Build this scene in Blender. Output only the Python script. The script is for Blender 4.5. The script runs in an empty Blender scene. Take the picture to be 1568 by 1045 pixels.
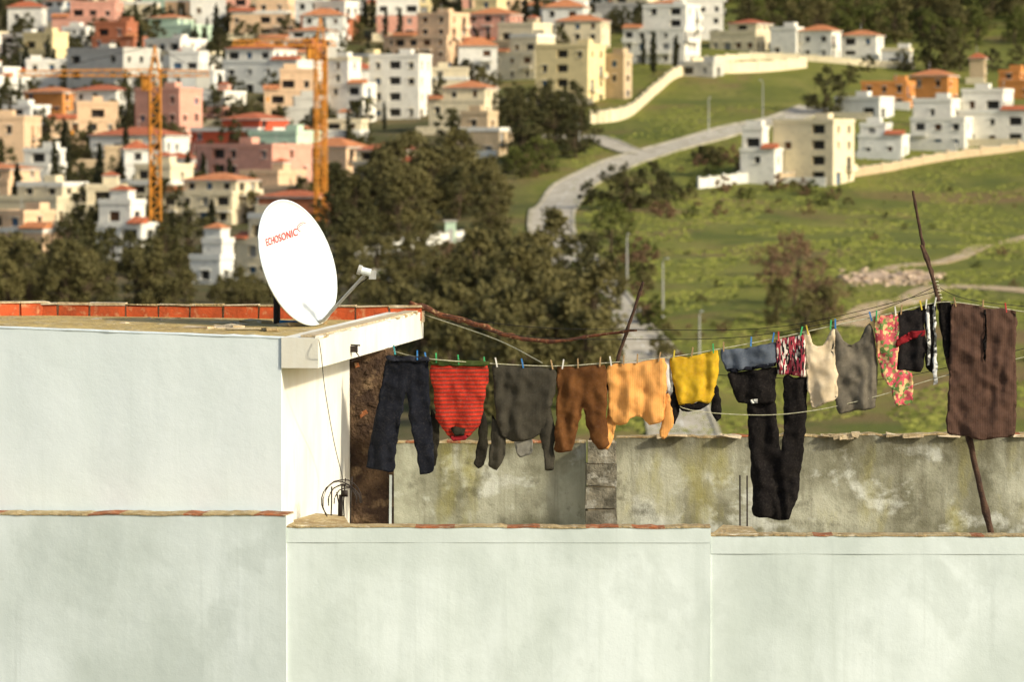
import bpy, math, random
from mathutils import Vector, Matrix, noise
from mathutils.geometry import delaunay_2d_cdt
random.seed(7)
scene=bpy.context.scene
rnd=random.random
def U(a,b): return a+(b-a)*random.random()

# ------------------------------------------------------------------ camera
K=6533.0; PITCH=math.atan(302.5/K)
cam_d=bpy.data.cameras.new("camera"); cam=bpy.data.objects.new("camera",cam_d)
scene.collection.objects.link(cam); scene.camera=cam
cam_d.lens=150; cam_d.sensor_width=36; cam_d.clip_start=0.5; cam_d.clip_end=12000
cam.location=(0,0,0); cam.rotation_euler=(math.pi/2-PITCH,0,0)
cam_d.dof.use_dof=True; cam_d.dof.focus_distance=35.0; cam_d.dof.aperture_fstop=4.0
F=Vector((0,math.cos(PITCH),-math.sin(PITCH))); UP=Vector((0,math.sin(PITCH),math.cos(PITCH)))
def ray(u,v):   # surveyed bearing -> direction
    return F*K+Vector((1,0,0))*(u-784)+UP*(522.5-v)
def pt(u,v,y):
    d=ray(u,v); return d*(y/d.y)

# ------------------------------------------------------------------ materials
def newmat(name):
    m=bpy.data.materials.new(name); m.use_nodes=True
    nt=m.node_tree; b=nt.nodes["Principled BSDF"]
    try: b.inputs["Specular IOR Level"].default_value=0.25
    except: pass
    return m,nt,b
def coords(nt,scale=(1,1,1)):
    tc=nt.nodes.new("ShaderNodeTexCoord"); mp=nt.nodes.new("ShaderNodeMapping")
    mp.inputs["Scale"].default_value=scale
    nt.links.new(tc.outputs["Object"],mp.inputs[0]); return mp.outputs[0]
def nz(nt,co,scale,detail=5,rough=.6,dist=0):
    n=nt.nodes.new("ShaderNodeTexNoise"); n.inputs["Scale"].default_value=scale
    n.inputs["Detail"].default_value=detail; n.inputs["Roughness"].default_value=rough
    n.inputs["Distortion"].default_value=dist
    nt.links.new(co,n.inputs["Vector"]); return n.outputs["Fac"]
def rng(nt,f,a,b,c=0.,d=1.):
    r=nt.nodes.new("ShaderNodeMapRange"); r.inputs[1].default_value=a; r.inputs[2].default_value=b
    r.inputs[3].default_value=c; r.inputs[4].default_value=d; nt.links.new(f,r.inputs[0]); return r.outputs[0]
def mix(nt,f,a,b,mode='MIX'):
    m=nt.nodes.new("ShaderNodeMix"); m.data_type='RGBA'; m.blend_type=mode
    for s,x in ((0,f),(6,a),(7,b)):
        if isinstance(x,(int,float)): m.inputs[s].default_value=x
        elif isinstance(x,tuple): m.inputs[s].default_value=(*x[:3],1)
        else: nt.links.new(x,m.inputs[s])
    return m.outputs[2]
def mth(nt,op,a,b=None):
    m=nt.nodes.new("ShaderNodeMath"); m.operation=op
    for i,x in enumerate((a,b)):
        if x is None: continue
        if isinstance(x,(int,float)): m.inputs[i].default_value=x
        else: nt.links.new(x,m.inputs[i])
    return m.outputs[0]
def bump(nt,b,h,strength,dist=.01):
    n=nt.nodes.new("ShaderNodeBump"); n.inputs["Strength"].default_value=strength
    n.inputs["Distance"].default_value=dist
    nt.links.new(h,n.inputs["Height"]); nt.links.new(n.outputs[0],b.inputs["Normal"])
def M(name,c1,c2=None,scale=4,lo=.35,hi=.65,rough=.85,bs=0,bst=.4,bd=.01,st=(1,1,1),c3=None,s3=20):
    m,nt,b=newmat(name); c2=c2 or tuple(x*.75 for x in c1)
    co=coords(nt,st); f=rng(nt,nz(nt,co,scale,3),lo,hi); col=mix(nt,f,c1,c2)
    if c3: col=mix(nt,rng(nt,nz(nt,co,s3,3),.55,.72),col,c3)
    nt.links.new(col,b.inputs["Base Color"]); b.inputs["Roughness"].default_value=rough
    if bs: bump(nt,b,nz(nt,coords(nt),bs,4),bst,bd)
    return m

def plaster(name,c,stain,dark,amount=.6):
    m,nt,b=newmat(name); co=coords(nt)
    a=rng(nt,nz(nt,co,.8,6,.55),.40,.62)
    col=mix(nt,mth(nt,'MULTIPLY',a,amount),c,stain)
    st=rng(nt,nz(nt,coords(nt,(5,5,.35)),1.3,5,.6),.47,.72)
    col=mix(nt,mth(nt,'MULTIPLY',st,amount*.6),col,stain)
    sp=rng(nt,nz(nt,co,9,6,.7),.66,.80)
    col=mix(nt,mth(nt,'MULTIPLY',sp,.35),col,dark)
    sm=rng(nt,nz(nt,coords(nt,(1,1,.7)),1.9,7,.6,.25),.52,.60)
    col=mix(nt,mth(nt,'MULTIPLY',sm,amount*.45),col,tuple(x*.92 for x in stain))
    dr=rng(nt,nz(nt,coords(nt,(14,14,.5)),1,4,.6),.60,.74)
    col=mix(nt,mth(nt,'MULTIPLY',dr,amount*.35),col,tuple(x*.85 for x in stain))
    nt.links.new(col,b.inputs["Base Color"]); b.inputs["Roughness"].default_value=.9
    h=mth(nt,'ADD',nz(nt,co,2.2,3,.5),mth(nt,'MULTIPLY',nz(nt,co,45,4,.7),.12))
    bump(nt,b,h,.35,.03)
    return m
m_white=plaster("white_plaster",(.78,.86,.86),(.69,.78,.76),(.45,.47,.42),.45)
m_white2=plaster("stained_plaster",(.76,.84,.82),(.57,.645,.605),(.38,.41,.34),.85)
m_white3=plaster("warm_sunlit_plaster",(.80,.80,.72),(.70,.64,.48),(.5,.4,.2),.55)  # warmer copy of the wall plaster, sunlit side painted into its colour
def concrete():
    m,nt,b=newmat("mossy_concrete"); co=coords(nt)
    col=mix(nt,rng(nt,nz(nt,co,1.1,8,.6,.1),.42,.58),(.46,.46,.35),(.20,.195,.13))
    col=mix(nt,rng(nt,nz(nt,coords(nt,(1,1,1.3)),1.9,8,.62,.15),.54,.62,0,.8),col,(.66,.68,.60))
    col=mix(nt,rng(nt,nz(nt,coords(nt,(2,2,.8)),1.1,6,.6),.52,.66,0,.7),col,(.34,.31,.09))
    col=mix(nt,rng(nt,nz(nt,co,2.6,8,.68,.1),.56,.68,0,.8),col,(.10,.095,.06))
    st=rng(nt,nz(nt,coords(nt,(7,7,.45)),1.2,5,.65),.50,.7)
    col=mix(nt,mth(nt,'MULTIPLY',st,.5),col,(.12,.11,.07))
    col=mix(nt,rng(nt,nz(nt,co,18,5,.7),.62,.74,0,.5),col,(.07,.065,.05))
    sx=nt.nodes.new("ShaderNodeSeparateXYZ"); nt.links.new(co,sx.inputs[0])
    zz=mth(nt,'ADD',sx.outputs[2],mth(nt,'MULTIPLY',nz(nt,coords(nt,(6,6,1)),1.5,5),.5))
    col=mix(nt,rng(nt,zz,-2.55,-2.30,0,.75),col,(.085,.075,.04))
    col=mix(nt,rng(nt,zz,-3.0,-3.3,0,.5),col,(.10,.10,.06))
    nt.links.new(col,b.inputs["Base Color"]); b.inputs["Roughness"].default_value=.95
    bump(nt,b,mth(nt,'ADD',nz(nt,co,5,5,.6),mth(nt,'MULTIPLY',nz(nt,co,60,4,.7),.3)),.6,.03)
    return m
m_conc=concrete()
m_block=M("concrete_block",(.34,.31,.23),(.12,.11,.08),7,.35,.62,.95,40,.8,.03,c3=(.52,.50,.42),s3=9)
m_brown=M("rough_brown_render",(.13,.08,.045),(.05,.03,.02),5,.35,.6,.95,25,1,.05,c3=(.24,.16,.09),s3=8)
m_ochre=M("ochre_mortar",(.50,.39,.20),(.32,.22,.10),6,.35,.65,.95,30,.8,.03,c3=(.65,.58,.42),s3=14)
m_rust=M("red_clay_edge",(.42,.14,.05),(.22,.09,.04),8,.35,.65,.9,30,.8,.02,c3=(.5,.40,.25),s3=14)
m_brick=M("red_brick",(.56,.10,.028),(.32,.065,.022),6,.35,.65,.85,40,.6,.01,c3=(.6,.28,.13),s3=12)
m_mortar=M("pale_mortar",(.64,.54,.37),(.42,.32,.18),8,.35,.65,.95,30,.6,.02)
m_roofdeck=M("roof_deck_earth",(.56,.42,.16),(.36,.25,.09),3,.35,.65,.95,12,.8,.05,c3=(.62,.54,.34),s3=6)
m_steel=M("rebar_steel",(.04,.028,.022),(.02,.015,.012),30,.3,.7,.6)
m_galv=M("galvanised_steel",(.50,.50,.46),(.33,.33,.31),20,.3,.7,.45)
m_dish=M("dish_enamel",(.72,.78,.76),(.64,.70,.68),3,.4,.7,.45)
m_red=M("red_print",(.62,.05,.045),None)
m_blue=M("blue_paint",(.05,.22,.42),(.03,.12,.25),14)
m_wood=M("weathered_branch",(.10,.055,.032),(.035,.02,.015),12,.3,.7,.9,50,1,.01)
m_rustwood=M("rusty_bar",(.22,.075,.03),(.09,.035,.02),10,.35,.6,.85,50,1,.01,c3=(.4,.25,.12),s3=25)
m_rope=M("pale_rope",(.60,.58,.42),(.38,.36,.22),40)
m_wire=M("dark_wire",(.04,.035,.03),(.02,.02,.018),40)

def fabric(name,c1,c2=None,kind=None,ca=None,cb=None,sc=9,weave=220,rough=.95,st=(1,1,1),rib=.5):
    m,nt,b=newmat(name); co=coords(nt); c2=c2 or tuple(x*.6 for x in c1)
    col=mix(nt,rng(nt,nz(nt,co,9,6,.6),.35,.68),c1,c2)
    h=nz(nt,co,weave,2,.5)
    if kind in('H','V','D'):
        w=nt.nodes.new("ShaderNodeTexWave"); w.wave_type='BANDS'
        w.bands_direction={'H':'Z','V':'X','D':'DIAGONAL'}[kind]
        w.inputs["Scale"].default_value=sc; w.inputs["Distortion"].default_value=.9
        w.inputs["Detail"].default_value=2; w.inputs["Detail Scale"].default_value=.6
        nt.links.new(co,w.inputs["Vector"])
        f=rng(nt,w.outputs["Fac"],.5,.8,0,.85)
        if ca: col=mix(nt,f,col,ca)
        h=mth(nt,'ADD',h,mth(nt,'MULTIPLY',w.outputs["Fac"],rib))
    if kind=='F':
        v=nt.nodes.new("ShaderNodeTexVoronoi"); v.inputs["Scale"].default_value=sc
        nt.links.new(coords(nt,st),v.inputs["Vector"])
        sep=nt.nodes.new("ShaderNodeSeparateColor"); nt.links.new(v.outputs["Color"],sep.inputs[0])
        col=mix(nt,rng(nt,sep.outputs[0],.62,.66),col,ca)
        col=mix(nt,rng(nt,sep.outputs[1],.74,.78),col,cb)
        col=mix(nt,rng(nt,v.outputs["Distance"],.10,.18,.8,0),col,(.7,.65,.45))
    lum=sum(c1)/3
    col=mix(nt,rng(nt,nz(nt,co,60,4,.7),.5,.8,0,.05 if lum<.1 else .12),col,(.5,.45,.38))
    nt.links.new(col,b.inputs["Base Color"]); b.inputs["Roughness"].default_value=rough
    b.inputs["Specular IOR Level"].default_value=.12
    bump(nt,b,h,.5,.004)
    return m

# ------------------------------------------------------------------ mesh builder
class MB:
    def __init__(s): s.v=[];s.f=[];s.m=[];s.mats=[]
    def mi(s,mat):
        if mat not in s.mats: s.mats.append(mat)
        return s.mats.index(mat)
    def add(s,vs,fs,mat):
        o=len(s.v); i=s.mi(mat); s.v+= [tuple(x) for x in vs]
        for f in fs: s.f.append(tuple(o+k for k in f)); s.m.append(i)
    def box(s,c,d,mat,rz=0,rx=0,ry=0,jit=0):
        R=Matrix.Rotation(rz,3,'Z')@Matrix.Rotation(ry,3,'Y')@Matrix.Rotation(rx,3,'X')
        vs=[]
        for x in(-.5,.5):
            for y in(-.5,.5):
                for z in(-.5,.5):
                    vs.append(Vector(c)+R@Vector((x*d[0]+U(-jit,jit),y*d[1]+U(-jit,jit),z*d[2]+U(-jit,jit))))
        s.add(vs,[(0,1,3,2),(4,6,7,5),(0,4,5,1),(2,3,7,6),(0,2,6,4),(1,5,7,3)],mat)
    def prism(s,foot,z0,z1,mat,top=None):
        n=len(foot)
        if not isinstance(z0,(list,tuple)): z0=[z0]*n
        if not isinstance(z1,(list,tuple)): z1=[z1]*n
        vs=[(p[0],p[1],z0[i]) for i,p in enumerate(foot)]+[(p[0],p[1],z1[i]) for i,p in enumerate(foot)]
        s.add(vs,[(i,(i+1)%n,n+(i+1)%n,n+i) for i in range(n)]+[tuple(range(n-1,-1,-1))],mat)
        s.add(vs[n:],[tuple(range(n))],top or mat)
    def tube(s,ps,rs,mat,n=7):
        ps=[Vector(p) for p in ps]
        if not isinstance(rs,(list,tuple)): rs=[rs]*len(ps)
        vs=[];fs=[]
        for i,p in enumerate(ps):
            d=(ps[min(i+1,len(ps)-1)]-ps[max(i-1,0)])
            if d.length<1e-9: d=Vector((0,0,1))
            d.normalize(); a=d.cross(Vector((0,0,1)) if abs(d.z)<.9 else Vector((1,0,0))).normalized(); b=d.cross(a)
            for k in range(n):
                t=2*math.pi*k/n; vs.append(p+(a*math.cos(t)+b*math.sin(t))*rs[i])
        for i in range(len(ps)-1):
            for k in range(n):
                fs.append((i*n+k,i*n+(k+1)%n,(i+1)*n+(k+1)%n,(i+1)*n+k))
        fs.append(tuple(range(n-1,-1,-1))); fs.append(tuple((len(ps)-1)*n+k for k in range(n)))
        s.add(vs,fs,mat)
    def mesh(s,name,smooth=False):
        me=bpy.data.meshes.new(name); me.from_pydata(s.v,[],s.f)
        for m in s.mats: me.materials.append(m)
        me.polygons.foreach_set("material_index",s.m)
        if smooth: me.polygons.foreach_set("use_smooth",[True]*len(me.polygons))
        me.update(); return me
    def obj(s,name,smooth=False,loc=(0,0,0),rz=0,parent=None):
        return link(name,s.mesh(name,smooth),loc,rz,1,parent)
def link(name,me,loc=(0,0,0),rz=0,sc=1,parent=None):
    o=bpy.data.objects.new(name,me); scene.collection.objects.link(o)
    o.location=loc; o.rotation_euler=(0,0,rz)
    o.scale=(sc,)*3 if isinstance(sc,(int,float)) else sc
    if parent: o.parent=parent
    return o
def empty(name,loc=(0,0,0)):
    o=bpy.data.objects.new(name,None); scene.collection.objects.link(o); o.location=loc; return o
def spline(ps,n=6):
    ps=[Vector(p) for p in ps]; out=[]
    for i in range(len(ps)-1):
        p0=ps[max(i-1,0)];p1=ps[i];p2=ps[i+1];p3=ps[min(i+2,len(ps)-1)]
        for k in range(n):
            t=k/n
            out.append(.5*((2*p1)+(p2-p0)*t+(2*p0-5*p1+4*p2-p3)*t*t+(3*p1-p0-3*p2+p3)*t**3))
    out.append(ps[-1]); return out
def N(x,y=0.,z=0.): return noise.noise(Vector((x,y,z)))

# ------------------------------------------------------------------ terrain
PR=[(-6000,-14),(60,-14),(150,-22),(300,-30),(400,-27.5),(450,-26),(500,-23),(550,-19.5),(600,-17),(700,-12.5),(800,-5),(900,5),(1000,17),(1200,42),(1500,88),(1900,150),(2500,190),(9000,210)]
def prof(y):
    for i in range(len(PR)-1):
        if y<=PR[i+1][0]:
            a,b=PR[i],PR[i+1]; return a[1]+(b[1]-a[1])*(y-a[0])/(b[0]-a[0])
    return PR[-1][1]
tab=[sum(prof(y*10+k) for k in(-30,-15,0,15,30))/5 for y in range(-100,700)]
def H(x,y):
    t=y/10+100; i=int(max(0,min(798,t))); f=min(1,max(0,t-i))
    z=tab[i]*(1-f)+tab[i+1]*f
    a=max(0,min(1,(y-120)/300))
    z+=a*(N(x/90,y/130,3.1)*5+N(x/30,y/40,7.7)*1.1)
    return z
def hit(u,v):
    d=ray(u,v); d=d/d.y; y=330.
    while y<3000:
        if d.z*y<H(d.x*y,y): break
        y+=2
    return Vector((d.x*y,y,H(d.x*y,y)))
def axis(a):
    out=[]
    for s,e,st in a:
        x=s
        while x<e-1e-6: out.append(x); x+=st
    out.append(a[-1][1]); return out
xs=axis([(-5000,-1000,500),(-1000,-300,100),(-300,-180,15),(-180,220,4),(220,400,15),(400,1000,100),(1000,5000,500)])
ys=axis([(-3000,0,300),(0,300,25),(300,1300,5),(1300,2500,60),(2500,8000,500)])
vs=[];nx=len(xs)
for y in ys:
    for x in xs: vs.append((x,y,H(x,y)))
fs=[(j*nx+i,j*nx+i+1,(j+1)*nx+i+1,(j+1)*nx+i) for j in range(len(ys)-1) for i in range(nx-1)]
m,nt,b=newmat("hillside_ground"); co=coords(nt)
g=mix(nt,rng(nt,nz(nt,co,.03,7,.6),.38,.62),(.175,.18,.026),(.10,.118,.018))
g=mix(nt,rng(nt,nz(nt,coords(nt,(1,.35,1)),.10,6,.65),.48,.64,0,.75),g,(.22,.205,.045))
g=mix(nt,rng(nt,nz(nt,co,.022,7,.65,.6),.52,.62,0,.8),g,(.20,.125,.055))
g=mix(nt,rng(nt,nz(nt,coords(nt,(1,.3,1)),.5,5,.7),.55,.70,0,.6),g,(.065,.07,.016))
sx=nt.nodes.new("ShaderNodeSeparateXYZ"); nt.links.new(co,sx.inputs[0])
town=rng(nt,mth(nt,'ADD',sx.outputs[0],mth(nt,'MULTIPLY',nz(nt,co,.05,3),20)),2,16,1,0)
g=mix(nt,mth(nt,'MULTIPLY',town,.85),g,mix(nt,rng(nt,nz(nt,co,.1,5),.4,.6),(.055,.058,.018),(.14,.105,.055)))
nt.links.new(g,b.inputs["Base Color"]); b.inputs["Roughness"].default_value=1
bump(nt,b,nz(nt,co,.8,6,.7),.8,.5)
me=bpy.data.meshes.new("ground"); me.from_pydata(vs,[],fs); me.materials.append(m)
me.polygons.foreach_set("use_smooth",[True]*len(me.polygons)); link("ground",me)

# ------------------------------------------------------------------ roads
m_road=M("sun_paled_asphalt",(.50,.46,.37),(.38,.34,.26),.25,.35,.65,.9,c3=(.30,.26,.19),s3=.9)  # brightness of the glancing sun is put into the road colour
m_kerb=M("kerb_stone",(.52,.47,.36),(.26,.24,.15),.5)
m_dirt=M("dirt_track",(.50,.38,.24),(.34,.25,.13),.4,.35,.65,1,c3=(.6,.53,.4),s3=1)
m_paint=M("road_paint",(.7,.7,.66),(.6,.6,.55),2)
def road(name,pp,w,mat,kerb=True,line=True,lift=.16,kw=.6):
    ps=[hit(*p) for p in pp]; ps=spline([(p.x,p.y,0) for p in ps],14)
    mb=MB(); n=len(ps)
    def strip(o0,o1,l,mt,rows=None,side=True):
        v=[];f=[]
        for i,p in enumerate(ps):
            d=ps[min(i+1,n-1)]-ps[max(i-1,0)]; d.normalize(); s=Vector((d.y,-d.x,0))
            a=p+s*o0; c=p+s*o1; zc=H(p.x,p.y)
            za=max(H(a.x,a.y),zc-.3)+l; zb=max(H(c.x,c.y),zc-.3)+l
            v+=[(a.x,a.y,za-1),(a.x,a.y,za),(c.x,c.y,zb),(c.x,c.y,zb-1)]
        for i in range(n-1):
            if rows and i%rows: continue
            o=i*4
            f.append((o+1,o+2,o+6,o+5))
            if side: f+=[(o,o+1,o+5,o+4),(o+2,o+3,o+7,o+6)]
        mb.add(v,f,mt)
    strip(-w/2,w/2,lift,mat)
    if kerb:
        strip(-w/2-kw,-w/2-.02,lift+.12,m_kerb); strip(w/2+.02,w/2+kw,lift+.12,m_kerb)
    if line: strip(-.08,.08,lift+.01,m_paint,2,False)
    return mb.obj(name)
road("road",[(1075,760),(1040,640),(1000,560),(950,495),(908,440),(876,395),(844,345),(866,300),(925,262),(1000,235),(1095,208),(1190,185),(1250,165)],6.4,m_road)
road("road",[(820,212),(905,214),(960,232),(990,238)],4.5,m_road,True,False,.2)
road("dirt_path",[(1300,500),(1335,475),(1390,462),(1450,440),(1600,452)],4,m_dirt,False,False,.1)
road("dirt_path",[(1300,432),(1370,412),(1450,402),(1500,380),(1600,352)],2.6,m_dirt,False,False,.1)

# ------------------------------------------------------------------ trees
def foliage(name,c1,c2,c3):
    m,nt,b=newmat(name); co=coords(nt)
    col=mix(nt,rng(nt,nz(nt,co,.35,2,.6),.4,.62),c1,c2)
    col=mix(nt,rng(nt,nz(nt,co,1.3,2,.6),.52,.7,0,.8),col,c3)
    oi=nt.nodes.new("ShaderNodeObjectInfo")
    col=mix(nt,mth(nt,'MULTIPLY',oi.outputs["Random"],.6),col,tuple((x*1.4+y*.4) for x,y in zip(c2,(.05,.03,.01))))
    nt.links.new(col,b.inputs["Base Color"]); b.inputs["Roughness"].default_value=.8
    return m
f_dark=foliage("dark_foliage",(.034,.036,.012),(.06,.058,.018),(.10,.09,.032))
f_olive=foliage("olive_foliage",(.070,.064,.020),(.115,.102,.034),(.19,.16,.06))
f_cyp=foliage("cypress_foliage",(.016,.020,.008),(.026,.030,.012),(.05,.048,.018))
f_green=foliage("green_foliage",(.06,.075,.014),(.10,.115,.024),(.16,.155,.045))
f_brown=foliage("bare_brown_twigs",(.12,.07,.035),(.18,.11,.06),(.24,.16,.09))
m_bark=M("bark",(.12,.085,.05),(.05,.035,.02),2)
def leaves(mb,mat,c,r,n,s,flat=1):
    v=[];f=[]
    for i in range(n):
        while 1:
            d=Vector((U(-1,1),U(-1,1),U(-1,1)))
            if .05<d.length<1: break
        d=d*(.55+.45*rnd())
        p=Vector(c)+Vector((d.x*r[0],d.y*r[1],d.z*r[2]))
        a=Vector((U(-1,1),U(-1,1),U(-1,1))).normalized(); b=a.cross(Vector((U(-1,1),U(-1,1),U(-1,1)))).normalized()
        k=s*U(.5,1.2); o=len(v)
        v+=[p-a*k,p+b*k*.45,p+a*k,p-b*k*.45]; f.append((o,o+1,o+2,o+3))
    mb.add(v,f,mat)
def tree(h,cw,mat,seed,clumps=34,per=55,ls=.34,base=.28):
    random.seed(seed); mb=MB()
    lean=Vector((U(-.5,.5),U(-.5,.5),0))
    mb.tube([(0,0,-1.5),(0,0,0),lean*.4+Vector((0,0,h*.3)),lean+Vector((0,0,h*.75))],[h*.035,h*.028,h*.02,h*.006],m_bark,7)
    for k in range(clumps):
        t=rnd(); z=h*(base+(1-base)*t)*.97
        prof_=math.sin(math.pi*min(1,.18+.80*t))**.7
        ang=U(0,6.28); rr=cw*.5*prof_*math.sqrt(rnd())
        c=Vector((math.cos(ang)*rr,math.sin(ang)*rr,z))+lean*t
        cr=cw*U(.09,.19)
        leaves(mb,mat,c,(cr,cr,cr*U(.6,.95)),int(per*U(.6,1.3)),ls)
        if k%3==0:
            s=Vector((0,0,h*U(.2,.5)))+lean*.4
            mb.tube([s,(s+c)*.5+Vector((0,0,.3)),c],[h*.011,h*.007,h*.003],m_bark,5)
    return mb.mesh("tree_mesh")
def cypress(h,w,mat,seed):
    random.seed(seed); mb=MB(); mb.tube([(0,0,-1),(0,0,h*.2),(0,0,h*.8)],[.18,.16,.05],m_bark,6)
    for k in range(26):
        t=k/25; r=w*.5*(math.sin(math.pi*(.12+.86*t))**.6)*(1-.35*t)*U(.8,1.15)
        leaves(mb,mat,(U(-.1,.1)*w,U(-.1,.1)*w,h*(.08+.9*t)),(r,r,h*.05),46,.3)
    return mb.mesh("cypress_mesh")
def palm(seed):
    random.seed(seed); mb=MB(); h=6
    mb.tube([(0,0,-1),(.1,0,2),(.15,0,h)],[.32,.25,.22],m_bark,8)
    for k in range(26):
        a=U(0,6.28); el=U(-.2,1.2); L=U(2.2,3)
        ps=[Vector((.15+math.cos(a)*L*t*math.cos(el*(1-t*.3)),math.sin(a)*L*t*math.cos(el*(1-t*.3)),h+L*(math.sin(el)*t-1.0*t*t))) for t in [i/7 for i in range(8)]]
        s=Vector((-math.sin(a),math.cos(a),0)); v=[];f=[]
        for i,p in enumerate(ps):
            w=.32*math.sin(math.pi*(.15+.8*i/7)); v+=[p-s*w-Vector((0,0,w*.5)),p,p+s*w-Vector((0,0,w*.5))]
        for i in range(7):
            o=i*3; f+=[(o,o+1,o+4,o+3),(o+1,o+2,o+5,o+4)]
        mb.add(v,f,f_dark)
    return mb.mesh("palm_mesh")
T_dark=[tree(9,8,f_dark,s,36,52,.34,.12) for s in(1,2,3)]
T_olive=[tree(12,10,f_olive,s,50,56,.40,.10) for s in(11,12,13,14)]
T_green=[tree(9,8,f_green,s,34,50,.34,.12) for s in(21,22)]
T_brown=[tree(8,7,f_brown,s,40,45,.2,.12) for s in(31,32)]
T_cyp=[cypress(9,2.4,f_cyp,s) for s in(41,42,43)]
B_bush=[tree(2.4,3.6,mm,s,16,45,.2,.1) for mm,s in((f_dark,51),(f_green,52),(f_brown,53),(f_olive,54))]
T_palm=[palm(61)]
random.seed(99)
def plant(kind,lst,x,y,sc,parent=None):
    z=H(x,y)-.1
    k=U(.88,1.15)
    link(kind,random.choice(lst),(x,y,z),U(0,6.28),(sc*k,sc*k,sc*U(.9,1.12)),parent)
def plant_px(kind,lst,u,vbase,hpx,h0):
    p=hit(u,vbase); plant(kind,lst,p.x,p.y,hpx*p.y/K/h0)

# ------------------------------------------------------------------ houses
def stucco(n,c): return M(n,c,tuple(x*.86 for x in c),.5,.35,.7,.9,c3=tuple(x*.70 for x in c),s3=1.4)
S={k:stucco(k+"_stucco",c) for k,c in dict(white=(.84,.81,.70),white_b=(.80,.79,.70),cream=(.82,.71,.47),yellow=(.84,.69,.36),peach=(.80,.56,.34),pink=(.74,.38,.27),
   red=(.58,.11,.05),tan=(.60,.46,.28),green=(.56,.72,.53),grey=(.58,.56,.48),orange=(.66,.28,.08),brick=(.44,.16,.08)).items()}
m_tile=M("terracotta_tile",(.50,.14,.06),(.32,.09,.04),1.2,.35,.65,.85,c3=(.55,.27,.14),s3=3)
m_tile2=M("orange_tile",(.62,.24,.09),(.42,.15,.06),1.2,.35,.65,.85,c3=(.55,.33,.2),s3=3)
m_glass,nt,b=newmat("dark_window"); b.inputs["Base Color"].default_value=(.035,.033,.03,1); b.inputs["Roughness"].default_value=.35
m_shut=[M("brown_shutter",(.12,.06,.03)),M("blue_shutter",(.08,.15,.25)),M("grey_shutter",(.3,.3,.28)),m_glass,m_glass,m_glass,m_glass,m_glass]
m_flat=M("flat_roof_screed",(.48,.42,.32),(.34,.29,.2),.6)
def wall(mb,p0,p1,z0,z1,ops,mw):
    d=Vector((p1[0]-p0[0],p1[1]-p0[1],0)); L=d.length; d/=L; o=Vector((d.y,-d.x,0))
    P=lambda a,z,k=0: (p0[0]+d.x*a-o.x*k,p0[1]+d.y*a-o.y*k,z)
    A_=sorted({0,L}|{x for q in ops for x in q[:2]}); Z=sorted({z0,z1}|{x for q in ops for x in q[2:4]})
    for i in range(len(A_)-1):
        for j in range(len(Z)-1):
            a0,a1,b0,b1=A_[i],A_[i+1],Z[j],Z[j+1]; ca=(a0+a1)/2; cb=(b0+b1)/2
            if any(q[0]<ca<q[1] and q[2]<cb<q[3] for q in ops): continue
            mb.add([P(a0,b0),P(a1,b0),P(a1,b1),P(a0,b1)],[(0,1,2,3)],mw)
    for q in ops:
        a0,a1,b0,b1=q[:4]; k=.32 if a1-a0<2.5 else 1.1
        c=[P(a0,b0),P(a1,b0),P(a1,b1),P(a0,b1)]; e=[P(a0,b0,k),P(a1,b0,k),P(a1,b1,k),P(a0,b1,k)]
        mb.add(c+e,[(0,1,5,4),(1,2,6,5),(2,3,7,6),(3,0,4,7)],mw)
        mb.add(e,[(0,1,2,3)],random.choice(m_shut) if a1-a0<2.5 else m_glass)
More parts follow.
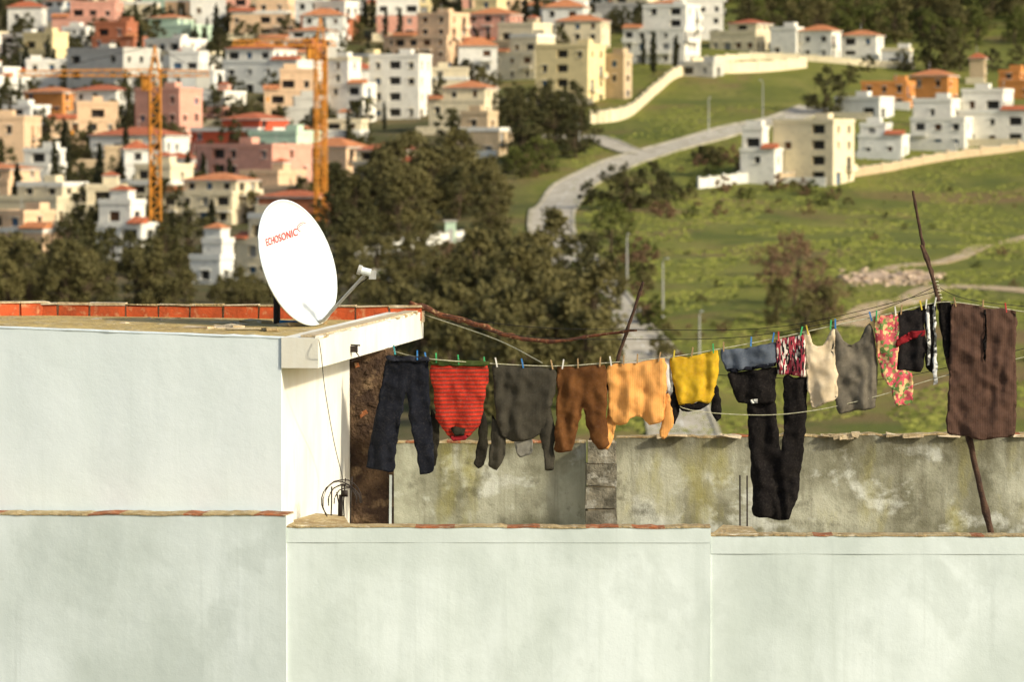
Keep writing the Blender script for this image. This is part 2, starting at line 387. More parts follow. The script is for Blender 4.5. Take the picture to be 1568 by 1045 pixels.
def volume(mb,x0,x1,y0,y1,z0,z1,mw,trim,win=True,cap=True,storey=3.1):
    c=[(x0,y0),(x1,y0),(x1,y1),(x0,y1)]
    ns=max(1,round((z1-max(z0,0))/storey)); st=(z1-max(z0,0))/ns
    for k in range(4):
        p0,p1=c[k],c[(k+1)%4]; L=math.hypot(p1[0]-p0[0],p1[1]-p0[1]); ops=[]
        if win and L>2:
            nc=max(1,int(L/U(2.8,4.2)))
            off=U(-.2,.2); logcol=random.randrange(nc) if (k==0 and rnd()<.45) else -1
            for fl in range(ns):
                zb=max(z0,0)+fl*st
                for i in range(nc):
                    r=rnd(); ca=L*(i+.5)/nc+off
                    if i==logcol and L/nc>3.1: w,s0,hh=2.6,.9,1.6
                    elif r<.18: continue
                    elif r<.36 and L/nc>2.3: w,s0,hh=U(1.6,2.1),.15,2.2
                    else: w,s0,hh=U(.8,1.4),.95,U(1.1,1.5)
                    if ca-w/2<.25 or ca+w/2>L-.25: continue
                    ops.append((ca-w/2,ca+w/2,zb+s0,zb+min(s0+hh,st-.25)))
        wall(mb,p0,p1,z0-(6 if z0<=0 else 0),z1,ops,mw)
        if k<2:
            for q in ops:
                a=(q[0]+q[1])/2/L; px=p0[0]+(p1[0]-p0[0])*a; py=p0[1]+(p1[1]-p0[1])*a
                dx,dy=(p1[0]-p0[0])/L,(p1[1]-p0[1])/L; ox,oy=dy,-dx
                w=q[1]-q[0]
                if w>2.5: continue
                if w>1.55 and q[2]>2.5:
                    dep=1.1
                    mb.box((px+ox*(dep/2+.01),py+oy*(dep/2+.01),q[2]-.22),((w+1) if dy==0 else dep,dep if dy==0 else (w+1),.18),trim)
                    mb.box((px+ox*(dep-.08),py+oy*(dep-.08),q[2]+.35),((w+1) if dy==0 else .12,.12 if dy==0 else (w+1),.9),mw)
                else:
                    mb.box((px+ox*.07,py+oy*.07,q[2]-.08),((w+.3) if dy==0 else .14,.14 if dy==0 else (w+.3),.1),trim)
                    mb.box((px+ox*.12,py+oy*.12,q[3]+.1),((w+.4) if dy==0 else .24,.24 if dy==0 else (w+.4),.1),trim)
    mb.add([(x0,y0,z1-.02),(x1,y0,z1-.02),(x1,y1,z1-.02),(x0,y1,z1-.02)],[(0,1,2,3)],m_flat)
    if cap:
        t=.22;h=.75;e=.12
        tm_=trim if rnd()<.3 else mw
        for a in((x0-e,x1+e,y0-e,y0+t),(x0-e,x1+e,y1-t,y1+e),(x0-e,x0+t,y0+t,y1-t),(x1-t,x1+e,y0+t,y1-t)):
            mb.box(((a[0]+a[1])/2,(a[2]+a[3])/2,z1+h/2),(a[1]-a[0],a[3]-a[2],h),tm_)
def hip(mb,x0,x1,y0,y1,z,h,mt,e=.5):
    x0-=e;x1+=e;y0-=e;y1+=e; w=x1-x0;d=y1-y0; r=min(w,d)/2*.98
    if w>=d: a=(x0+r,(y0+y1)/2,z+h);b_=(x1-r,(y0+y1)/2,z+h)
    else: a=((x0+x1)/2,y0+r,z+h);b_=((x0+x1)/2,y1-r,z+h)
    v=[(x0,y0,z),(x1,y0,z),(x1,y1,z),(x0,y1,z),a,b_]
    f=[(0,1,5,4),(1,2,5),(2,3,4,5),(3,0,4)] if w>=d else [(0,1,4),(1,2,5,4),(2,3,5),(3,0,4,5)]
    mb.add(v,f+[(3,2,1,0)],mt)
    mb.box(((x0+x1)/2,(y0+y1)/2,z-.14),(w-.3,d-.3,.22),S['white'])
houses=[]
NAMES=dict(white="white_villa",white_b="white_villa",cream="cream_villa",yellow="yellow_apartment_building",peach="peach_villa",pink="pink_villa",red="red_villa",tan="tan_house",green="pale_green_villa",grey="grey_house",orange="orange_house",brick="brick_red_house")
def house(x,y,w,Ht,col,roof,phi,dep=None,zbase=None):
    mb=MB(); mw=S[col]; trim=S['white'] if col!='white' else S['cream'] if rnd()<.4 else S['white_b']
    dep=dep or w*U(.7,.95); hw=w/2; mt=random.choice([m_tile,m_tile2])
    if rnd()<.25 and roof!='simple': mw2=random.choice([S['white'],S['cream'],mw])
    else: mw2=mw
    if roof=='simple':
        volume(mb,-hw,hw,-dep/2,dep/2,0,Ht-.75,mw,trim)
        mb.box((U(-hw*.5,hw*.5),dep*.2,Ht-.75+.9),(2.6,2.4,1.9),mw)
    elif roof=='tile':
        volume(mb,-hw,hw,-dep/2,dep/2,0,Ht*.80,mw,trim,cap=False)
        hip(mb,-hw,hw,-dep/2,dep/2,Ht*.80+.25,Ht*.17,mt)
    else:
        lo=Ht*(.55 if Ht>7.5 else .6); a=random.choice([-1,1]); f=U(.55,.8)
        ux0,ux1=(-hw+.01,-hw+w*f) if a<0 else (hw-w*f,hw-.01)
        uy0=-dep/2+dep*U(0.05,.25); uy1=dep/2-.01
        volume(mb,-hw,hw,-dep/2,dep/2,0,lo,mw,trim)
        top=Ht*(.97 if roof=='step' else .84)-.75
        top=max(top,lo+2.2)
        volume(mb,ux0,ux1,uy0,uy1,lo+.002,top,mw2,trim,cap=(roof!='steptile'))
        if roof=='steptile': hip(mb,ux0,ux1,uy0,uy1,top+.25,Ht*.13,mt)
        else:
            sx_=U(1.2,1.8); cx=U(ux0+sx_+.3,ux1-sx_-.3) if ux1-ux0>2*sx_+.8 else (ux0+ux1)/2
            mb.box((cx,uy1-1.8,top+.9),(sx_*1.7,2.4,1.8),mw)
            if rnd()<.35: hip(mb,cx-sx_*.85,cx+sx_*.85,uy1-3,uy1-.6,top+2.05,.7,mt,.25)
        if rnd()<.45:
            zz=lo+.76; x0,x1=(ux1+.1,hw+.3) if a<0 else (-hw-.3,ux0-.1)
            if x1-x0>1.5:
                mb.add([(x0,-dep/2-.5,zz),(x1,-dep/2-.5,zz),(x1,-dep/2+1.8,zz+.8),(x0,-dep/2+1.8,zz+.8),(x0,-dep/2-.5,zz-.15),(x1,-dep/2-.5,zz-.15),(x1,-dep/2+1.8,zz-.1),(x0,-dep/2+1.8,zz-.1)],
                       [(0,1,2,3),(4,5,1,0),(1,5,6,2),(3,7,4,0),(2,6,7,3),(7,6,5,4)],mt)
    if rnd()<.5:
        ax,ay=U(-hw*.6,hw*.6),U(0,dep*.3); mb.tube([(ax,ay,Ht*.6),(ax,ay,Ht+1.6)],.05,m_galv,4)
    if rnd()<.55:
        mb.box((U(-1,1),-dep/2-U(2,3.2),.2),(w*U(.9,1.3),.25,2.6),random.choice([S['white'],S['cream'],mw]),U(-.08,.08))
    z=min(H(x+a_,y+b_) for a_ in(-hw*.7,hw*.7) for b_ in(-dep*.4,0)) if zbase is None else zbase
    houses.append((x,y,w,dep))
    mb.obj(NAMES[col],loc=(x,y,z),rz=phi)
def house_px(u0,u1,vt,vb,col,roof,deg=None,df=.8):
    p=hit((u0+u1)/2,vb); s=p.y/K; Wd=(u1-u0)*s; Ht=(vb-vt)*s
    deg=U(-32,-14) if deg is None else deg
    ph=math.radians(deg); w=Wd/(math.cos(ph)+df*abs(math.sin(ph))); dep=w*df
    house(p.x,p.y+dep*.5,w,Ht,col,roof,ph,dep,zbase=p.z-.3)
HL=[(0,95,222,292,'white','step'),(-20,128,278,345,'cream','step'),(-30,115,318,400,'peach','step'),(145,240,300,404,'white_b','step'),(162,292,246,322,'cream','step'),
(245,392,258,345,'cream','steptile'),(290,356,368,436,'white_b','step'),(360,440,320,432,'cream','step'),(395,508,290,345,'brick','tile'),(330,488,196,284,'green','step'),
(290,440,166,242,'red','steptile'),(465,562,208,290,'peach','tile'),(540,672,208,304,'cream','steptile'),(657,762,115,204,'cream','steptile'),(700,786,165,240,'tan','step'),
(500,575,82,190,'white','step'),(565,660,80,182,'white','simple'),(340,490,55,144,'white_b','steptile'),(215,338,55,114,'white','step'),(110,202,128,178,'white','tile'),(0,98,160,212,'white_b','step'),
(140,222,28,94,'brick','step'),(35,122,132,178,'orange','tile'),(600,718,15,110,'peach','step'),(715,800,10,70,'pink','tile'),(820,928,66,160,'yellow','simple'),(925,968,80,152,'tan','simple'),(750,850,48,122,'cream','step'),
(850,935,20,82,'cream','tile'),(955,1075,2,98,'white','step'),(1088,1185,26,78,'cream','steptile'),(1180,1232,40,86,'white','simple'),(1225,1290,36,90,'white','tile'),(1288,1356,44,92,'white','tile'),
(1134,1200,190,284,'white','step',-20),(1185,1312,180,282,'cream','simple',-28),(1315,1396,188,242,'white_b','step'),(1396,1500,146,228,'white','step'),(1470,1600,132,224,'white','step'),(1280,1372,146,182,'white_b','simple'),
(1320,1405,122,165,'orange','simple'),(1395,1470,104,160,'orange','tile'),(1530,1600,108,152,'orange','step'),(1485,1512,80,128,'tan','tile'),(1040,1110,92,118,'grey','simple'),(1350,1400,72,104,'white','simple'),(1620,1720,120,210,'cream','step')]
for h in HL:
    random.seed(int(h[0]*7+h[3])); house_px(*h)
NH=len(houses)
random.seed(5)
cols=['white']*6+['white_b']*4+['cream']*5+['peach']*3+['pink']*2+['tan']*1+['grey','green','yellow','brick']
def free(x,y,w,d,gx=2.6,gy=9.5):
    for i,a in enumerate(houses):
        if abs(a[0]-x)<(a[2]+w)*.5+gx and abs(a[1]-y)<(a[3]+d)*.5+gy: return False
        if i<NH and abs(a[0]-x)<(a[2]+w)*.5-1 and 0<a[1]-y<46: return False
    return True
def px_of(x,y,z):
    return 784+K*x/(y*math.cos(PITCH)-z*math.sin(PITCH)), 220-K*z/y
def town_ok(x,y):
    u,v=px_of(x,y,H(x,y))
    if y>1500 : return False
    if u<530: return v<372
    if u<690: return v<210
    if u<800: return v<150
    if u<905: return v<105
    if u<1090: return v<62
    return False
for t in range(3600):
    y=U(590,1450); x=U(-.155,.05)*y; w=U(8.5,17); d=w*U(.65,.9)
    if town_ok(x,y) and free(x,y,w,d):
        house(x,y,w,U(6.5,12),random.choice(cols),random.choice(['step','step','step','steptile','tile','step','simple']),math.radians(U(-36,12)),d)
n=0
for t in range(9000):
    y=U(575,1400); x=U(-.155,.06)*y
    u,v=px_of(x,y,H(x,y))
    if not(town_ok(x,y) or (u<560 and v<400)): continue
    if any(abs(a[0]-x)<a[2]*.5+.4 and -a[3]*.5-1.2<y-a[1]<a[3]*.5+.8 for a in houses): continue
    if rnd()<.93 and any(abs(a[0]-x)<a[2]*.5 and 0<a[1]-y<42 for a in houses[:NH]): continue
    if N(x/25,y/25,5)<-.32: continue
    r=rnd(); n+=1
    if n>950: break
    if r<.30: plant("cypress_tree",T_cyp,x,y,U(.6,1.15))
    elif r<.86: plant("garden_tree",T_dark,x,y,U(.4,.95))
    else: plant("olive_tree",T_olive,x,y,U(.3,.55))
def scatter(kind,lst,n,us,vs_,hp,h0,seed):
    random.seed(seed)
    for i in range(n): plant_px(kind,lst,U(*us),U(*vs_),U(*hp),h0)
scatter("olive_tree",T_olive,24,(-30,280),(440,500),(60,100),12,1)
scatter("olive_tree",T_olive,14,(280,470),(455,520),(42,68),12,31)
scatter("garden_tree",T_dark,14,(-20,290),(400,450),(45,80),9,2)
scatter("garden_tree",T_dark,9,(490,590),(320,400),(50,80),9,3)
scatter("olive_tree",T_olive,22,(570,760),(290,375),(60,105),12,4)
scatter("olive_tree",T_olive,22,(530,800),(415,520),(60,100),12,5)
scatter("eucalyptus_tree",T_olive,16,(720,870),(440,560),(90,140),12,6)
scatter("eucalyptus_tree",T_olive,22,(600,915),(560,660),(115,175),12,7)
scatter("eucalyptus_tree",T_dark,10,(560,900),(480,640),(70,115),9,27)
scatter("garden_tree",T_dark,16,(775,900),(180,250),(55,88),9,8)
scatter("garden_tree",T_green,8,(770,850),(240,275),(28,42),9,9)
scatter("olive_tree",T_olive,8,(690,785),(300,350),(60,90),12,10)
scatter("garden_tree",T_dark,10,(600,740),(285,340),(50,75),9,12)
for u,v,h in((935,322,75),(965,326,78),(1000,322,72),(1020,312,50),(905,318,45)): plant_px("round_tree",T_dark,u,v,h,9)
for u,v,h in((935,388,76),(960,372,55),(920,345,40),(905,470,60),(885,455,55),(925,500,55)): plant_px("round_tree",T_green,u,v,h,9)
for u,v,h in((1000,112,65),(1035,108,58),(985,100,45),(590,182,58),(612,182,66),(625,178,50),(748,110,55),(730,112,60),(1150,70,30),(560,40,40),(1195,60,30),(470,110,50),(355,190,45)): plant_px("cypress_tree",T_cyp,u,v,h,9)
for u,v,h in((1262,178,80),(1425,112,62),(1445,114,66),(1470,110,58),(690,232,72),(712,232,60),(1330,110,30),(1520,110,40),(1558,108,40),(1385,110,36),(1300,130,34)): plant_px("pine_tree",T_dark,u,v,h,9)
for u,v,h in((1180,440,70),(1215,470,95),(1245,490,90),(1270,495,70),(1200,420,70),(1225,400,50)): plant_px("bare_bush_tree",T_brown,u,v,h,8)
for u,v,h in((1190,500,70),(1235,520,75),(1262,500,60)): plant_px("olive_tree",T_olive,u,v,h,12)
plant_px("palm_tree",T_palm,560,192,50,7); plant_px("palm_tree",T_palm,436,285,60,7); plant_px("palm_tree",T_palm,820,232,45,7)
random.seed(17)
shr=empty("roadside_shrubs")
for i in range(150):
    t=rnd()
    u,v=random.choice([(U(945,1000),U(380,440)),(U(1060,1140),U(240,270)),(U(790,850),U(250,275)),(U(1050,1300),U(285,330)),(U(560,720),U(380,440)),(U(960,1060),U(300,340)),(918+112*t+U(10,45),410+190*t)])
    p=hit(u,v); plant("shrub",B_bush,p.x,p.y,U(.35,1.1),shr)
shr=empty("meadow_shrubs")
for i in range(80):
    p=hit(U(1020,1600),U(250,650)); plant("shrub",B_bush,p.x,p.y,U(.12,.5),shr)
forest=empty("hill_forest")
for i in range(1500):
    y=U(1060,1750); x=U(.035,.17)*y
    u,v=px_of(x,y,H(x,y))
    if v>95 or (u<1080+ (0 if v<10 else 60)): continue
    if v>60 and u<1370: continue
    plant("forest_tree",T_green+T_olive[:2] if rnd()<.75 else T_dark,x,y,U(.5,1.0),forest)
m_grass=M("meadow_grass",(.20,.21,.042),(.12,.14,.025),.25,.35,.65,1,c3=(.26,.23,.07),s3=.8)
random.seed(3); v=[];f=[]
for i in range(34000):
    y=430+(900-430)*rnd()**1.2; x=U(.014,.15)*y
    if N(x/14,y/22,9)<-.05: continue
    z=H(x,y); a=U(-.9,.9); w=U(.15,.4); hh=U(.08,.28); o=len(v)
    c,s=math.cos(a)*w,math.sin(a)*w
    v+=[(x-c,y-s,z-.05),(x+c,y+s,z-.05),(x+c*1.2,y+s+.2,z+hh),(x-c,y-s+.2,z+hh*.8)]; f.append((o,o+1,o+2,o+3))
me=bpy.data.meshes.new("meadow_grass"); me.from_pydata(v,[],f); me.materials.append(m_grass); link("meadow_grass",me)
m_rub=M("rubble",(.55,.42,.31),(.34,.24,.15),1.5,c3=(.66,.58,.46),s3=3)
mb=MB(); random.seed(4)
for i in range(280):
    k=rnd()**.6; p=hit(1300+130*rnd()+U(-15,15),428+U(-13,13)*k); s=U(.15,.8)*(1.2-k*.5); mb.box((p.x,p.y,p.z+s*.1),(s*1.7,s*1.2,s*.8),m_rub,U(0,3),U(-.5,.5),0,s*.22)
mb.obj("rubble_heap")
def gwall(name,pp,h,mat,t=.3):
    ps=[hit(*p) for p in pp]; ps=spline([(p.x,p.y,0) for p in ps],6); mb=MB()
    for i in range(len(ps)-1):
        a,b_=ps[i],ps[i+1]; d=(b_-a); L=d.length; mid=(a+b_)/2; zz=min(H(a.x,a.y),H(b_.x,b_.y))
        mb.box((mid.x,mid.y,zz+h/2-1),(L*.999,t,h+2),mat,math.atan2(d.y,d.x))
        mb.box((mid.x,mid.y,zz+h+.05),(L*.99,t+.2,.1),S['grey'],math.atan2(d.y,d.x))
        if i%2==0: mb.box((a.x,a.y,zz+h/2-.8),(.45,.45,h+2.2),mat,math.atan2(d.y,d.x))
    mb.obj(name)
gwall("retaining_wall",[(905,190),(950,184),(985,162),(1010,140),(1045,116),(1120,112),(1235,104)],2.6,S['cream'])
gwall("garden_wall",[(1195,281),(1270,276),(1350,266),(1450,246),(1600,226)],1.7,S['tan'])
gwall("garden_wall",[(1070,290),(1130,282),(1192,281)],1.9,S['white_b'])
gwall("boundary_wall",[(545,400),(600,388),(650,378),(712,368)],1.5,S['white_b'])
gwall("boundary_wall",[(540,436),(572,430),(600,432)],1.2,S['grey'])
gwall("retaining_wall",[(1060,100),(1150,92),(1300,100),(1400,106)],1.6,S['cream'])
p=hit(690,372); mb=MB(); mb.box((0,0,1.4),(1.6,1.6,3.4),S['green']); mb.box((0,0,3.2),(2,2,.2),S['grey']); mb.box((0,-.82,1),(.8,.05,2),m_galv); mb.obj("transformer_hut",loc=p)
def lamp(u,vb,vt):
    p=hit(u,vb); h=(vb-vt)*p.y/K; mb=MB()
    mb.tube([(0,0,-.3),(0,0,h*.5),(0,0,h*.95)],[.14,.11,.08],m_galv,7)
    mb.tube([(0,0,h*.94),(.3,0,h),(1.1,0,h*1.01)],[.06,.05,.045],m_galv,6); mb.box((1.35,0,h*1.01),(.7,.28,.14),m_galv)
    mb.tube([(0,0,-.2),(0,0,.5)],[.22,.2],m_galv,8)
    mb.obj("street_lamp",loc=p,rz=U(1.0,2.0)+ (math.pi if rnd()<.5 else 0))
for a in((960,440,360),(1015,488,398),(1071,560,478),(1085,205,150),(1168,195,125),(887,235,190)): lamp(*a)
m_crane=M("crane_orange",(.76,.33,.05),(.62,.24,.035),1)
def crane(u,vb,vt,rz,jib,cj,w=1.5):
    p=hit(u,vb); h=(vb-vt)*p.y/K; mb=MB(); r=w/2
    mb.box((0,0,-.3),(4,4,1.6),S['grey'])
    for sx_ in(-r,r):
        for sy in(-r,r): mb.tube([(sx_,sy,0),(sx_,sy,h)],.14,m_crane,4)
    n=int(h/1.5)
    for i in range(n):
        z0=h*i/n; z1=h*(i+1)/n; s=1 if i%2 else -1
        for q in(-r,r):
            mb.tube([(-r*s,q,z0),(r*s,q,z1)],.08,m_crane,4); mb.tube([(q,-r*s,z0),(q,r*s,z1)],.08,m_crane,4)
            mb.tube([(-r,q,z1),(r,q,z1)],.07,m_crane,4)
    top=h+4.5
    for q in(-r,r): mb.tube([(q,0,h),(0,0,top)],.14,m_crane,4)
    mb.box((1.3,-.6,h-1.2),(1.2,1.2,1.8),m_crane)
    for (L,sg) in((jib,1),(cj,-1)):
        for q in(-.45,.45): mb.tube([(0,q,h),(sg*L,q,h)],.10,m_crane,4)
        mb.tube([(0,0,h+1.0),(sg*L,0,h+.7)],.10,m_crane,4)
        k=int(L/1.5)
        for i in range(k):
            x0=sg*L*i/k; x1=sg*L*(i+.5)/k; x2=sg*L*(i+1)/k
            for q in(-.45,.45): mb.tube([(x0,q,h),(x1,0,h+.9),(x2,q,h)],.05,m_crane,4)
        mb.tube([(0,0,top),(sg*L*.75,0,h+1)],.05,m_wire,4)
    mb.box((-cj+1,0,h-.9),(2,1,1.8),S['grey'])
    mb.tube([(jib*.6,0,h),(jib*.6,0,h-8)],.03,m_wire,4); mb.box((jib*.6,0,h-8.2),(.4,.3,.6),m_crane)
    mb.obj("tower_crane",loc=p,rz=rz)
crane(238,392,118,math.radians(188),20,8)
crane(491,356,72,math.radians(200),14,2.5)

# ================================================================== FOREGROUND ROOFTOPS
def wallstrip(mb,p0,p1,z0,zt0,zt1,thick,mat,cap=None,capmat2=None,seed=0,seg=.06,amp=.006,caph=.008,over=.003):
    a=Vector((p0[0],p0[1],0)); b_=Vector((p1[0],p1[1],0)); d=b_-a; L=d.length; d/=L; o=Vector((d.y,-d.x,0)); n=max(2,int(L/seg))
    v=[];f=[];cv=[];cf=[]
    for i in range(n+1):
        t=i/n; p=a+d*L*t; z=zt0+(zt1-zt0)*t+N(t*L*3,seed)*amp*1.5+N(t*L*13,seed+5)*amp
        q=p-o*thick
        wv=N(t*L*2.2,seed+9,1)*.004
        v+=[(p.x+o.x*wv,p.y+o.y*wv,z0),(p.x+o.x*wv,p.y+o.y*wv,z),(q.x,q.y,z),(q.x,q.y,z0)]
        hh=caph*(.5+1.2*abs(N(t*L*7,seed+2))+1.2*abs(N(t*L*25,seed+3))); ov=over+.007*N(t*L*9,seed+4)+.003
        c0=p+o*ov; c1=q-o*.01
        cv+=[(c0.x,c0.y,z-.002-.2*hh),(c0.x,c0.y,z+hh*.7),(c0.x-o.x*.03,c0.y-o.y*.03,z+hh),(c1.x,c1.y,z+hh),(c1.x,c1.y,z-.01)]
    for i in range(n):
        k=i*4; f+=[(k,k+4,k+5,k+1),(k+1,k+5,k+6,k+2),(k+2,k+6,k+7,k+3)]
        k=i*5; cf+=[(k,k+5,k+6,k+1),(k+1,k+6,k+7,k+2),(k+2,k+7,k+8,k+3),(k+3,k+8,k+9,k+4),(k+4,k+9,k+5,k)]
    m4=n*4; f+=[(0,1,2,3),(m4+3,m4+2,m4+1,m4)]
    mb.add(v,f,mat)
    if cap:
        m5=n*5
        for j,q in enumerate(cf):
            mm=cap if (capmat2 is None or N((j//5)*seg*3.1,seed+6)<.10) else capmat2
            mb.add([cv[x] for x in q],[(0,1,2,3)],mm)
        mb.add(cv[:5],[(4,3,2,1,0)],cap); mb.add(cv[m5:],[(0,1,2,3,4)],cap)
GZ=-15.0
roof=empty("white_rooftop_building")
A=(-1.788,33.0); Bk=(-1.372,36.0); FL=(-7.5,33.75); BK2=(-1.08,38.1)
zr=-1.505
mb=MB()
wallstrip(mb,FL,A,-3.2,-1.33,zr,.14,m_white,m_white,None,1,.08,.004,.008,.002)
mb.obj("front_wall",parent=roof)
mb=MB()
mb.prism([(A[0],A[1]+.002),(Bk[0],Bk[1]),(Bk[0]-.2,Bk[1]),(A[0]-.14,A[1]+.15)],-4.2,-1.737,m_white3)
mb.obj("side_wall",parent=roof)
mb=MB()
mb.prism([(A[0]+.002,A[1]-.012),(-1.5,32.96),(-.793,38.1),(-1.083,38.15)],[-1.737]*4,[-1.50,-1.505,-1.50,-1.50],m_white3)
mb.prism([(-1.64,33.05),(-1.52,33.03),(-.82,38.05),(-.94,38.06)],-1.5,-1.485,m_mortar)
for i in range(14):
    t=rnd(); mb.box((-1.5+.707*t-.01,32.98+5.1*t,-1.503),(.03,U(.05,.2),U(.01,.02)),m_ochre if rnd()<.5 else m_white3,-.138,0,0,.006)
mb.obj("overhanging_slab",parent=roof)
mb=MB()
mb.prism([(FL[0]+.1,FL[1]+.14),(A[0]-.02,A[1]+.14),(BK2[0]+.0,38.15),(-7.5,38.9)],[-1.75,-1.75,-1.75,-1.75],[-1.47,-1.575,-1.575,-1.50],m_roofdeck)
for i in range(26):
    x=U(-4.8,-1.6); mb.box((x,U(35,37.7),-1.55),(U(.04,.35),U(.05,.2),U(.01,.04)),m_mortar if rnd()<.6 else m_ochre,U(0,3),0,0,.01)
mb.obj("roof_deck",parent=roof)
mb=MB(); random.seed(12)
def brickrow(a,b_,zb):
    a=Vector(a);b_=Vector(b_); d=b_-a; L=d.length; d/=L; x=0; ang=math.atan2(d.y,d.x)
    while x<L:
        l=U(.27,.33); c=a+d*(x+l/2)
        mb.box((c.x,c.y,c.z+.055),(l-.02,.11,.115),m_brick,ang+U(-.03,.03),0,U(-.03,.03),.005)
        mb.box((c.x+d.x*l/2,c.y+d.y*l/2+.012,c.z+.05),(.03,.085,.115+U(0,.03)),m_mortar,ang,0,0,.003)
        mb.box((c.x,c.y,c.z+.124),(l,.13,U(.008,.024)),m_mortar if rnd()<.75 else m_ochre,ang,0,U(-.025,.025),.005)
        x+=l
brickrow((-4.36,38.2,-1.555),(-1.05,38.0,-1.575),0)
brickrow((-7.2,36.3,-1.49),(-4.36,38.1,-1.54),0)
mb.obj("brick_parapet",parent=roof)
mb=MB()
mb.box((-1.19,36.14,-2.97),(.365,.2,2.46),m_brown,math.radians(2),0,0,.008)
for i in range(50):
    mb.box((U(-1.35,-1.03),36.04,U(-4,-1.8)),(U(.02,.07),.03,U(.015,.04)),m_brown if rnd()<.92 else m_rust,0,0,U(-.5,.5),.006)
mb.box((-1.03,36.02,-3.18),(.022,.03,.75),m_white,0,0,.01)
mb.obj("rough_brick_return",parent=roof)
mb=MB()
mb.prism([(-7.4,34),(-1.95,33.3),(-1.6,36.0),(-1.15,38.05),(-7.4,38.7)],GZ,-1.76,m_white)
mb.obj("building_core",parent=roof)

def zt(v,y): return pt(784,v,y).z
low=empty("white_parapet_wall")
mb=MB()
x1=pt(436,0,32.61).x
wallstrip(mb,(-7.5,33.42),(x1,32.612),GZ,zt(786,33.5),zt(789,32.65),.3,m_white2,m_ochre,m_rust,20,.05,.005)
mb.obj("left_section",parent=low)
mb=MB()
xa,xb=pt(433,0,32.63).x,pt(1090,0,32.6).x
wallstrip(mb,(xa,32.63),(xb,32.6),GZ,zt(808,32.6),zt(809,32.6),.2,m_white2,m_ochre,m_rust,30,.05,.006)
wallstrip(mb,(xa+.022,32.626),(xb-.002,32.596),zt(832,32.6),zt(811,32.6),zt(812,32.6),.003,m_white2,None,None,31,.05,.002)
mb.prism([(xa+.01,32.65),(xa+.5,32.8),(xa+.42,33.6),(xa+.2,33.6),(xa-.02,32.82)],-4.5,[zt(808,32.6)+.01,zt(808,32.6),zt(793,33.4),zt(790,33.4),zt(800,32.9)],m_white3,m_ochre)
mb.obj("middle_section",parent=low)
mb=MB()
xc=pt(1088,0,32.6).x
wallstrip(mb,(xc-.01,32.612),(7.5,32.52),GZ,zt(821,32.6),zt(822,32.6),.2,m_white2,m_ochre,m_rust,40,.05,.006)
wallstrip(mb,(xb+.003,32.607),(7.5,32.516),zt(850,32.55),zt(824,32.6),zt(825,32.6),.003,m_white2,None,None,41,.05,.002)
mb.prism([(xc+.01,32.64),(xc+.38,32.66),(xc+.36,33.2),(xc+.14,33.3)],-4.5,[zt(820,32.6),zt(819,32.6),zt(807,33.2),zt(806,33.2)],m_white3,m_ochre)
mb.obj("right_section",parent=low)
mb=MB(); mb.prism([(-1.6,32.7),(7.4,32.75),(7.4,38),(-1.6,38)],-15,-3.95,M("terrace_screed",(.42,.39,.31),None)); mb.obj("terrace_floor",parent=low)

back=empty("mossy_concrete_wall")
mb=MB(); random.seed(77)
x0,x1,x2=pt(598,0,37.4).x,pt(897,0,37.4).x,pt(945,0,37.4).x
wallstrip(mb,(x0,37.5),(x1,37.4),-4.2,zt(680,37.4),zt(678,37.4),.15,m_conc,m_ochre,m_rust,50,.06,.008,.014)
wallstrip(mb,(x2,37.45),(8,37.3),-4.2,zt(671,37.4),zt(660,37.4),.15,m_conc,m_ochre,m_rust,60,.06,.010,.014)
for i in range(16):
    x=U(x2,4.6); mb.box((x,37.4,zt(668,37.4)+U(0,.01)),(U(.05,.2),.12,U(.015,.025)),m_mortar,0,0,U(-.1,.1),.012)
for i in range(4):
    mb.box((pt(1285+9*i,0,37.36).x,37.36,zt(667,37.4)+U(-.02,.01)),(.06,.1,U(.03,.05)),m_mortar,0,0,U(-.3,.3),.012)
mb.obj("rendered_wall",parent=back)
mb=MB(); xm=(x1+x2)/2; z=-4.2
while z<zt(676,37.3)-.02:
    hh=min(.2,zt(676,37.3)-z); mb.box((xm+U(-.008,.008),37.32,z+hh/2),(x2-x1-.02+U(-.015,.015),.24,hh-.012),m_block,U(-.03,.03),0,U(-.01,.01),.008)
    mb.box((xm,37.33,z+hh-.008),(x2-x1-.04,.225,.02),m_mortar); z+=.2
mb.obj("block_pillar",parent=back)

mb=MB()
for u,vt_ in((1133,728),(1144,729)):
    p=pt(u,vt_,33.3); mb.tube([(p.x,p.y,-4.0),(p.x+.003,p.y,-3.2),(p.x,p.y,p.z)],.007,m_steel,6)
mb.obj("rebar_stub")
mb=MB(); random.seed(8)
c=pt(522,768,33.5)
for i in range(5):
    r=U(.09,.17); ox=U(-.05,.06); oy=U(-.1,.1); tl=U(-.5,.5)
    mb.tube([(c.x+ox+r*math.cos(t)*math.cos(tl),c.y+oy+r*math.cos(t)*math.sin(tl),c.z+r*1.05*math.sin(t)+U(-.004,.004)) for t in [U(-.1,.1)+k*.33 for k in range(int(U(11,16)))]],.0048,m_steel,5)
for u in(506,518,522,528,536):
    p=pt(u,800,33.5); mb.tube([(p.x,p.y,p.z-.1),(p.x+U(-.01,.01),p.y,p.z+.15),(p.x+U(-.02,.02),p.y,p.z+U(.2,.36))],.006,m_steel,5)
mb.box((c.x+.0,c.y,c.z-.06),(.03,.03,.22),m_steel); mb.box((c.x+.03,c.y,c.z+.06),(.05,.03,.05),m_steel)
mb.obj("rebar_wire_tangle",True)
mb=MB()
cp=[(488,520,32.93),(492,545,32.93),(498,600,33.3),(512,680,34.2),(524,730,34.5),(528,760,34.3)]
mb.tube(spline([pt(*c_) for c_ in cp],6),.0032,m_wire,5); mb.obj("hanging_cable",True)
